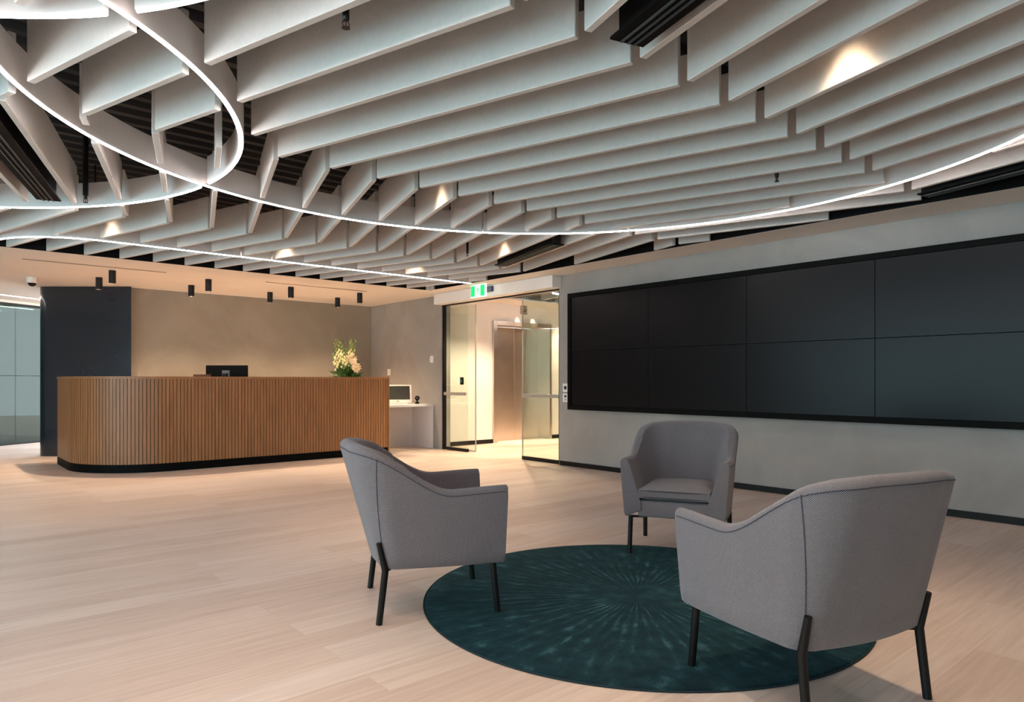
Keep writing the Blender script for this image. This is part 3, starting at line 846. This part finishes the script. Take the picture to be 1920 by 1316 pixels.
# ================================================================== ARMCHAIRS
def chair_mesh():
    """upholstered tub shell: U-shaped plan that flares and leans back with height"""
    def path(k, s, th=0):
        # s in 0..1 from front left along side, round the back, to front right. k: 0 bottom .. 1 top
        w_ = .318 + .047 * k; yf = .318 + .015 * k; yb = -.285 - .165 * k; r = .095 + .105 * k
        if th: w_ -= th; yb += th; r = max(.055, r - th * .55)
        sd_ = .36; ca = .10
        mir = s > .5
        q = 1 - s if mir else s
        if q < sd_:
            f = q / sd_; p = Vector((-w_ - .010 * math.sin(pi * f), yf + (yb + r - yf) * f)); n_ = Vector((1, 0))
        elif q < sd_ + ca:
            a = (q - sd_) / ca * pi / 2
            p = Vector((-w_ + r - r * math.cos(a), yb + r - r * math.sin(a))); n_ = Vector((math.cos(a), math.sin(a)))
        else:
            f = (q - sd_ - ca) / (.5 - sd_ - ca)
            p = Vector(((-w_ + r) * (1 - f), yb - .022 * math.sin(pi / 2 * f))); n_ = Vector((0, 1))
        if mir: p.x = -p.x; n_.x = -n_.x
        return p, n_
    Z0 = .255; ZT = .85
    def top(s):
        q = min(s, 1 - s)
        y = path(1, q)[0].y; f = (.333 - y) / .783
        t_ = max(0, min(1, (f - .36) / .60)); e = t_ * t_ * (3 - 2 * t_)
        arm = .632 + .006 * math.cos(f * 7)
        crown = .018 * math.sin(pi / 2 * max(0, (q - .40) / .10)) if q > .40 else 0
        return arm + (.832 - arm) * e + crown
    ss = [i / 26 * .36 for i in range(27)] + [.36 + (i + 1) / 14 * .10 for i in range(14)] + [.46 + (i + 1) / 5 * .04 for i in range(5)]
    ss = ss + [1 - v for v in ss[-2::-1]]
    bm = bmesh.new(); uvl = bm.loops.layers.uv.verify()
    rings = []; uvs = []
    arcl = 0; prev = None
    for s in ss:
        T = top(s); q = min(s, 1 - s); back = max(0, min(1, (q - .30) / .14))
        thT = .060 + .034 * back; thB = .118 + .045 * back
        pts = []; uv = []
        mid = path(.5, s)[0]
        if prev is not None: arcl += (mid - prev).length
        prev = mid
        def out(z, dn=0):
            k = (z - Z0) / (ZT - Z0)
            if dn > .05: p, n_ = path(k, s, dn)
            else: p, n_ = path(k, s); p = p + n_ * dn
            return Vector((p.x, p.y, z))
        rt = .028 + .010 * back
        zo = [Z0 + .012 + (T - rt - Z0 - .012) * i / 9 for i in range(10)]
        pts.append(out(Z0, .012)); uv.append(Z0)
        for z in zo: pts.append(out(z, 0)); uv.append(z)
        ztop = T
        for a in (30, 60, 90):   # outer shoulder
            a = R(a); pts.append(out(T - rt + rt * math.sin(a), rt * (1 - math.cos(a)))); uv.append(T - rt + rt * a)
        for a in (90, 60, 30):
            a = R(a); pts.append(out(T - rt + rt * math.sin(a), thT - rt * (1 - math.cos(a)))); uv.append(T + .03 + rt * (pi / 2 - a))
        for i in range(8):
            f = i / 7; z = (T - rt) + (.30 - (T - rt)) * f
            th = thT + (thB - thT) * min(1, (T - rt - z) / .28)
            pts.append(out(z, th)); uv.append(T + .07 + (T - z))
        rings.append([bm.verts.new(p) for p in pts]); uvs.append([(arcl, u) for u in uv])
    m_ = len(rings[0])
    for i in range(len(rings) - 1):
        for k in range(m_):
            k2 = (k + 1) % m_
            f = bm.faces.new((rings[i][k], rings[i + 1][k], rings[i + 1][k2], rings[i][k2]))
            quad = [(i, k), (i + 1, k), (i + 1, k2), (i, k2)]
            for l, (a, b_) in zip(f.loops, quad): l[uvl].uv = uvs[a][b_]
    for rg in (rings[0], rings[-1]):
        f = bm.faces.new(rg)
        for l in f.loops: l[uvl].uv = (l.vert.co.x, l.vert.co.z)
    ends = [e for rg in (rings[0], rings[-1]) for e in {bm.edges.get((rg[k], rg[(k + 1) % m_])) for k in range(m_)} if e]
    bmesh.ops.bevel(bm, geom=ends, offset=.010, segments=3, affect='EDGES', profile=.6)
    return bm, path, top, Z0, ZT
def rounded_cushion(x0, x1, y0, y1, z0, z1, dome=.018, taper=.02, bev=.022):
    bm = bmesh.new()
    nx = ny = 10
    # grid box with domed top
    bmesh.ops.create_cube(bm, size=1)
    bmesh.ops.subdivide_edges(bm, edges=bm.edges[:], cuts=9, use_grid_fill=True)
    for v in bm.verts:
        u, t_, h = v.co.x + .5, v.co.y + .5, v.co.z + .5
        # round the rim
        ex_ = max(0, abs(u - .5) * 2 - .82) / .18; ey = max(0, abs(t_ - .5) * 2 - .82) / .18
        e = min(1, math.hypot(ex_, ey))
        hh = (h - .5) * 2
        hh *= (1 - .38 * e * e)
        X = x0 + (x1 - x0) * u; cx_ = (x0 + x1) / 2
        X = cx_ + (X - cx_) * (1 - taper * (1 - t_) * 2)
        Y = y0 + (y1 - y0) * t_
        z = (z0 + z1) / 2 + hh * (z1 - z0) / 2
        if h > .5: z += dome * (1 - (2 * u - 1) ** 2) * (1 - (2 * t_ - 1) ** 2) * (h - .5) * 2
        sq = 1 - .012 * abs(hh) ** 2
        v.co = Vector((cx_ + (X - cx_) * sq, Y, z))
    return bm
def make_chair(label):
    t = thing('armchair', label, 'armchair', (0, 0, 0), 0, 'grey woven armchairs round the rug')
    bm, path, top, Z0, ZT = chair_mesh()
    shell = link('shell', bm, M['fabric'], t, smooth=50)
    # upright seams at the back corners and the seam under the top edge
    bm = bmesh.new()
    for sg in (0, 1):
        pts = []
        for i in range(15):
            s = .412 - .030 * i / 14; s = 1 - s if sg else s
            z = Z0 + .02 + (top(s) - .045 - Z0) * i / 14; p_, n_ = path((z - Z0) / (ZT - Z0), s)
            pts.append((p_.x - n_.x * .0004, p_.y - n_.y * .0004, z))
        tube(bm, pts, .0022, 6)
    pts = []
    for i in range(73):
        s = .01 + .98 * i / 72; z = top(s) - .030; p_, n_ = path((z - Z0) / (ZT - Z0), s)
        pts.append((p_.x - n_.x * .0002, p_.y - n_.y * .0002, z))
    tube(bm, pts, .0022, 6)
    link('seam', bm, M['seam'], shell)
    # seat block and apron
    bm = bx(-.232, .232, -.24, .312, .257, .362, .012, seg=3); planar_uv(bm)
    link('seat_base', bm, M['fabric'], t, smooth=40)
    bm = rounded_cushion(-.228, .228, -.20, .322, .366, .452); planar_uv(bm)
    cu_ = link('seat_cushion', bm, M['fabric'], t, smooth=60)
    bm = bmesh.new()
    for zz in (.389, .430):
        pts = []
        for (a, b_) in ((-.226, .24), (-.226, .300), (-.214, .319), (0, .323), (.214, .319), (.226, .300), (.226, .24)):
            pts.append((a, b_, zz))
        tube(bm, pts, .0035, 6)
    link('piping', bm, M['seam'], cu_)
    for sx in (-1, 1):
        bm = bmesh.new(); tube(bm, [(sx * .292, .287, 0), (sx * .288, .262, .254)], .0155, 12)
        link('leg', bm, M['leg'], t, smooth=40)
        bm = bmesh.new()
        pk, nk = path((.385 - Z0) / (ZT - Z0), .41 if sx < 0 else 1 - .41)
        pb, nb = path(0.0, .41 if sx < 0 else 1 - .41)
        tube(bm, [(sx * .300, -.292, 0), (pb.x - nb.x * .008, pb.y - nb.y * .008, .250), (pk.x - nk.x * .010, pk.y - nk.y * .010, .385)], .0155, 12,
             radii=[.0155, .0165, .0125])
        link('leg', bm, M['leg'], t, smooth=40)
        link('frame_rail', bx(sx * .190 - .010, sx * .190 + .010, -.22, .25, .241, .2545, .002), M['leg'], t)
        bm = bmesh.new(); tube(bm, [(sx * .283, .255, .247), (sx * .19, .235, .247)], .008, 8); tube(bm, [(sx * .290, -.262, .247), (sx * .19, -.20, .247)], .008, 8)
        link('bracket', bm, M['leg'], t)
    return t
def copy_tree(o, parent=None):
    c = o.copy(); C.objects.link(c)
    if parent: c.parent = parent
    for ch in list(o.children): copy_tree(ch, c)
    return c
chL = make_chair('grey armchair at the left edge of the rug, seen from its side')
chC = copy_tree(chL); chR = copy_tree(chL)
chC['label'] = 'farthest grey armchair, facing the camera with its seat cushion showing'
chR['label'] = 'nearest grey armchair, seen from behind at the right'
chL.location = (2.035, 2.998, 0); chL.rotation_euler.z = R(-25.3 - 90)
chC.location = (3.955, 2.80, 0); chC.rotation_euler.z = R(207 - 90)
chR.location = (2.55, 1.255, 0); chR.rotation_euler.z = R(74.4 - 90)

# ================================================================== RUG
rg = thing('round_rug', 'round dark teal rug with carved sunburst rays under the armchairs', 'rug', (2.895, 2.325, 0))
bm = bmesh.new(); NR = 128
prof = [(1.118, .001), (1.124, .004), (1.120, .008), (1.108, .0095)]
for rr_ in (1.06, .9, .7, .5, .3, .12, .02): prof.append((rr_, .0095))
lathe(bm, prof, n=NR)
link('pile', bm, M['rug'], rg, smooth=60)
link('binding', ribbon(bmesh.new(), [(1.127 * math.cos(2 * pi * k / NR), 1.127 * math.sin(2 * pi * k / NR)) for k in range(NR)], .006, .0005, .007, closed=True), M['rugedge'], rg)

# ================================================================== FAR LEFT MEETING ROOM
g0 = Vector((1.10, 14.98)); gd = Vector((.828, .561)).normalized(); gn = Vector((-gd.y, gd.x))
def gp_(s, o_=0): v = g0 + gd * s + gn * o_; return (v.x, v.y)
wg = struct(bpy.data.objects.new('window_2', None)); C.objects.link(wg)
wg.location = (g0.x, g0.y, 0); wg.rotation_euler.z = math.atan2(gd.y, gd.x)
link('window_frame', bx(-5.5, 1.8, -.03, .03, ZS - .085, ZS - .045), M['black'], wg)
link('window_frame', bx(-5.5, 1.8, -.02, .02, 0.001, .03), M['black'], wg)
for s_ in (-4.5, -3.2, -1.9, -.80, .28):
    e_ = {-4.5: -3.2, -3.2: -1.9, -1.9: -.80, -.80: .28, .28: 1.8}[s_]
    pn_ = link('window_pane', bx(s_ + .004, e_ - .004, -.006, .006, .0305, ZS - .0855), M['frost'], wg)
    link('film_line', bx(s_ + .004, e_ - .004, -.0085, -.0065, 1.225, 1.24), M['carpet'], pn_)
struct(link('trim_3', bx(-5.5, 1.8, -.03, .03, ZS - .044, ZS - .001), M['soffit'], loc=(g0.x, g0.y, 0), rz=math.atan2(gd.y, gd.x)))
t = thing('light_line', 'straight light line in the ceiling before the meeting room glass', 'ceiling light', (1.04, 14.13, ZS), math.atan2(gd.y, gd.x))
link('light_strip', bx(-3.5, 1.5, -.010, .010, -.005, -.0005), M['led'], t)
struct(link('wall_meeting', bx(-5.5, 1.95, 2.6, 2.75, 0.001, ZS - .001), M['meet'], loc=(g0.x, g0.y, 0), rz=math.atan2(gd.y, gd.x)))
struct(link('wall_meeting_side', bx(1.80, 1.95, -.03, 2.6, 0.001, ZS - .001), M['meet'], loc=(g0.x, g0.y, 0), rz=math.atan2(gd.y, gd.x)))
struct(link('floor_meeting', bx(-5.5, 1.8, .03, 2.6, 0.0005, .008), M['carpet'], loc=(g0.x, g0.y, 0), rz=math.atan2(gd.y, gd.x)))
for s_, lb in ((1.05, 'near'), (1.9, 'far')):
    t = thing('light_line', f'{lb} slim ceiling light inside the glass meeting room', 'ceiling light', (*gp_(0, s_), ZS), math.atan2(gd.y, gd.x))
    link('light_strip', bx(-2.0, 1.5, -.03, .03, -.006, -.0005), emit('meeting_light', (.9, 1, .95), 1.0), t)
mc = thing('meeting_chair', 'dark office chair behind the meeting room glass at far left', 'chair', (*gp_(-.55, .8), .008), R(40))
link('seat', bx(-.25, .25, -.25, .25, .43, .50, .03), M['darkchair'], mc, smooth=40)
link('backrest', bx(-.24, .24, .20, .26, .52, .98, .03), M['darkchair'], mc, smooth=40)
link('column', tube(bmesh.new(), [(0, 0, .09), (0, 0, .43)], .025, 10), M['black'], mc)
bm = bmesh.new()
for k in range(5):
    a = k * 2 * pi / 5; tube(bm, [(0, 0, .10), (.30 * math.cos(a), .30 * math.sin(a), .045)], .02, 8)
link('foot_star', bm, M['black'], mc)
for k in range(5):
    a = k * 2 * pi / 5
    link('caster', tube(bmesh.new(), [(.29 * math.cos(a) - .01, .29 * math.sin(a), .025), (.29 * math.cos(a) + .015, .29 * math.sin(a), .025)], .025, 10), M['black'], mc)

struct(link('wall_light_blocker', bx(XL, XW, 19.9, 20.05, 0, ZS), M['white']))  # unseen wall, added to stop sky light leaking in past the meeting room
# ================================================================== LOBBY CEILING
t = thing('light_line', 'short light line in the lobby ceiling seen through the glass', 'ceiling light', (0, 0, ZL))
link('light_strip', tube(bmesh.new(), [(7.0 + .8 + .0, 7.99, 0), (9.6, 8.25, 0)], .012, 8), M['led'], t)
n_ = 0
for k in range(13):
    x = 7.95 + k * PITCH
    bm, loc, rz = bprism(x, 6.8, x + .6, 9.05)
    o = link('ceiling_baffle', bm, M['baffle'], loc=(loc[0], loc[1], ZS + .02), rz=rz)
    tag(o, f'white ceiling baffle in the lobby beyond the glass, {ordw(k)} to the entrance', 'ceiling baffle', 'white ceiling baffles in the lobby')
for k, (x, y, lb) in enumerate(((8.57, 9.655, 'left one above the lift'), (8.97, 9.655, 'right one above the lift'), (7.4, 8.4, 'just inside the entrance'), (7.4, 6.6, 'farther along the lobby'), (10.2, 9.4, 'right of the lift'))):
    t = thing('downlight', 'small recessed warm lobby downlight, ' + lb, 'downlight', (x, y, ZS if (y > 9.13 or x < 7.71) else ZS), 0, 'recessed downlights in the lobby')
    link('trim_ring', lathe(bmesh.new(), [(.030, -.004), (.045, -.004), (.045, -.0005), (.03, -.0005)], n=20), M['plastic'], t)
    link('lens', lathe(bmesh.new(), [(.029, -.0035), (.029, -.001)], n=20), M['lamp'], t)
    spot(t, LOBBY_POWER * (.9 if k < 2 else 1.5), 38 if k < 2 else 130, .5, (0, 0, -.012))
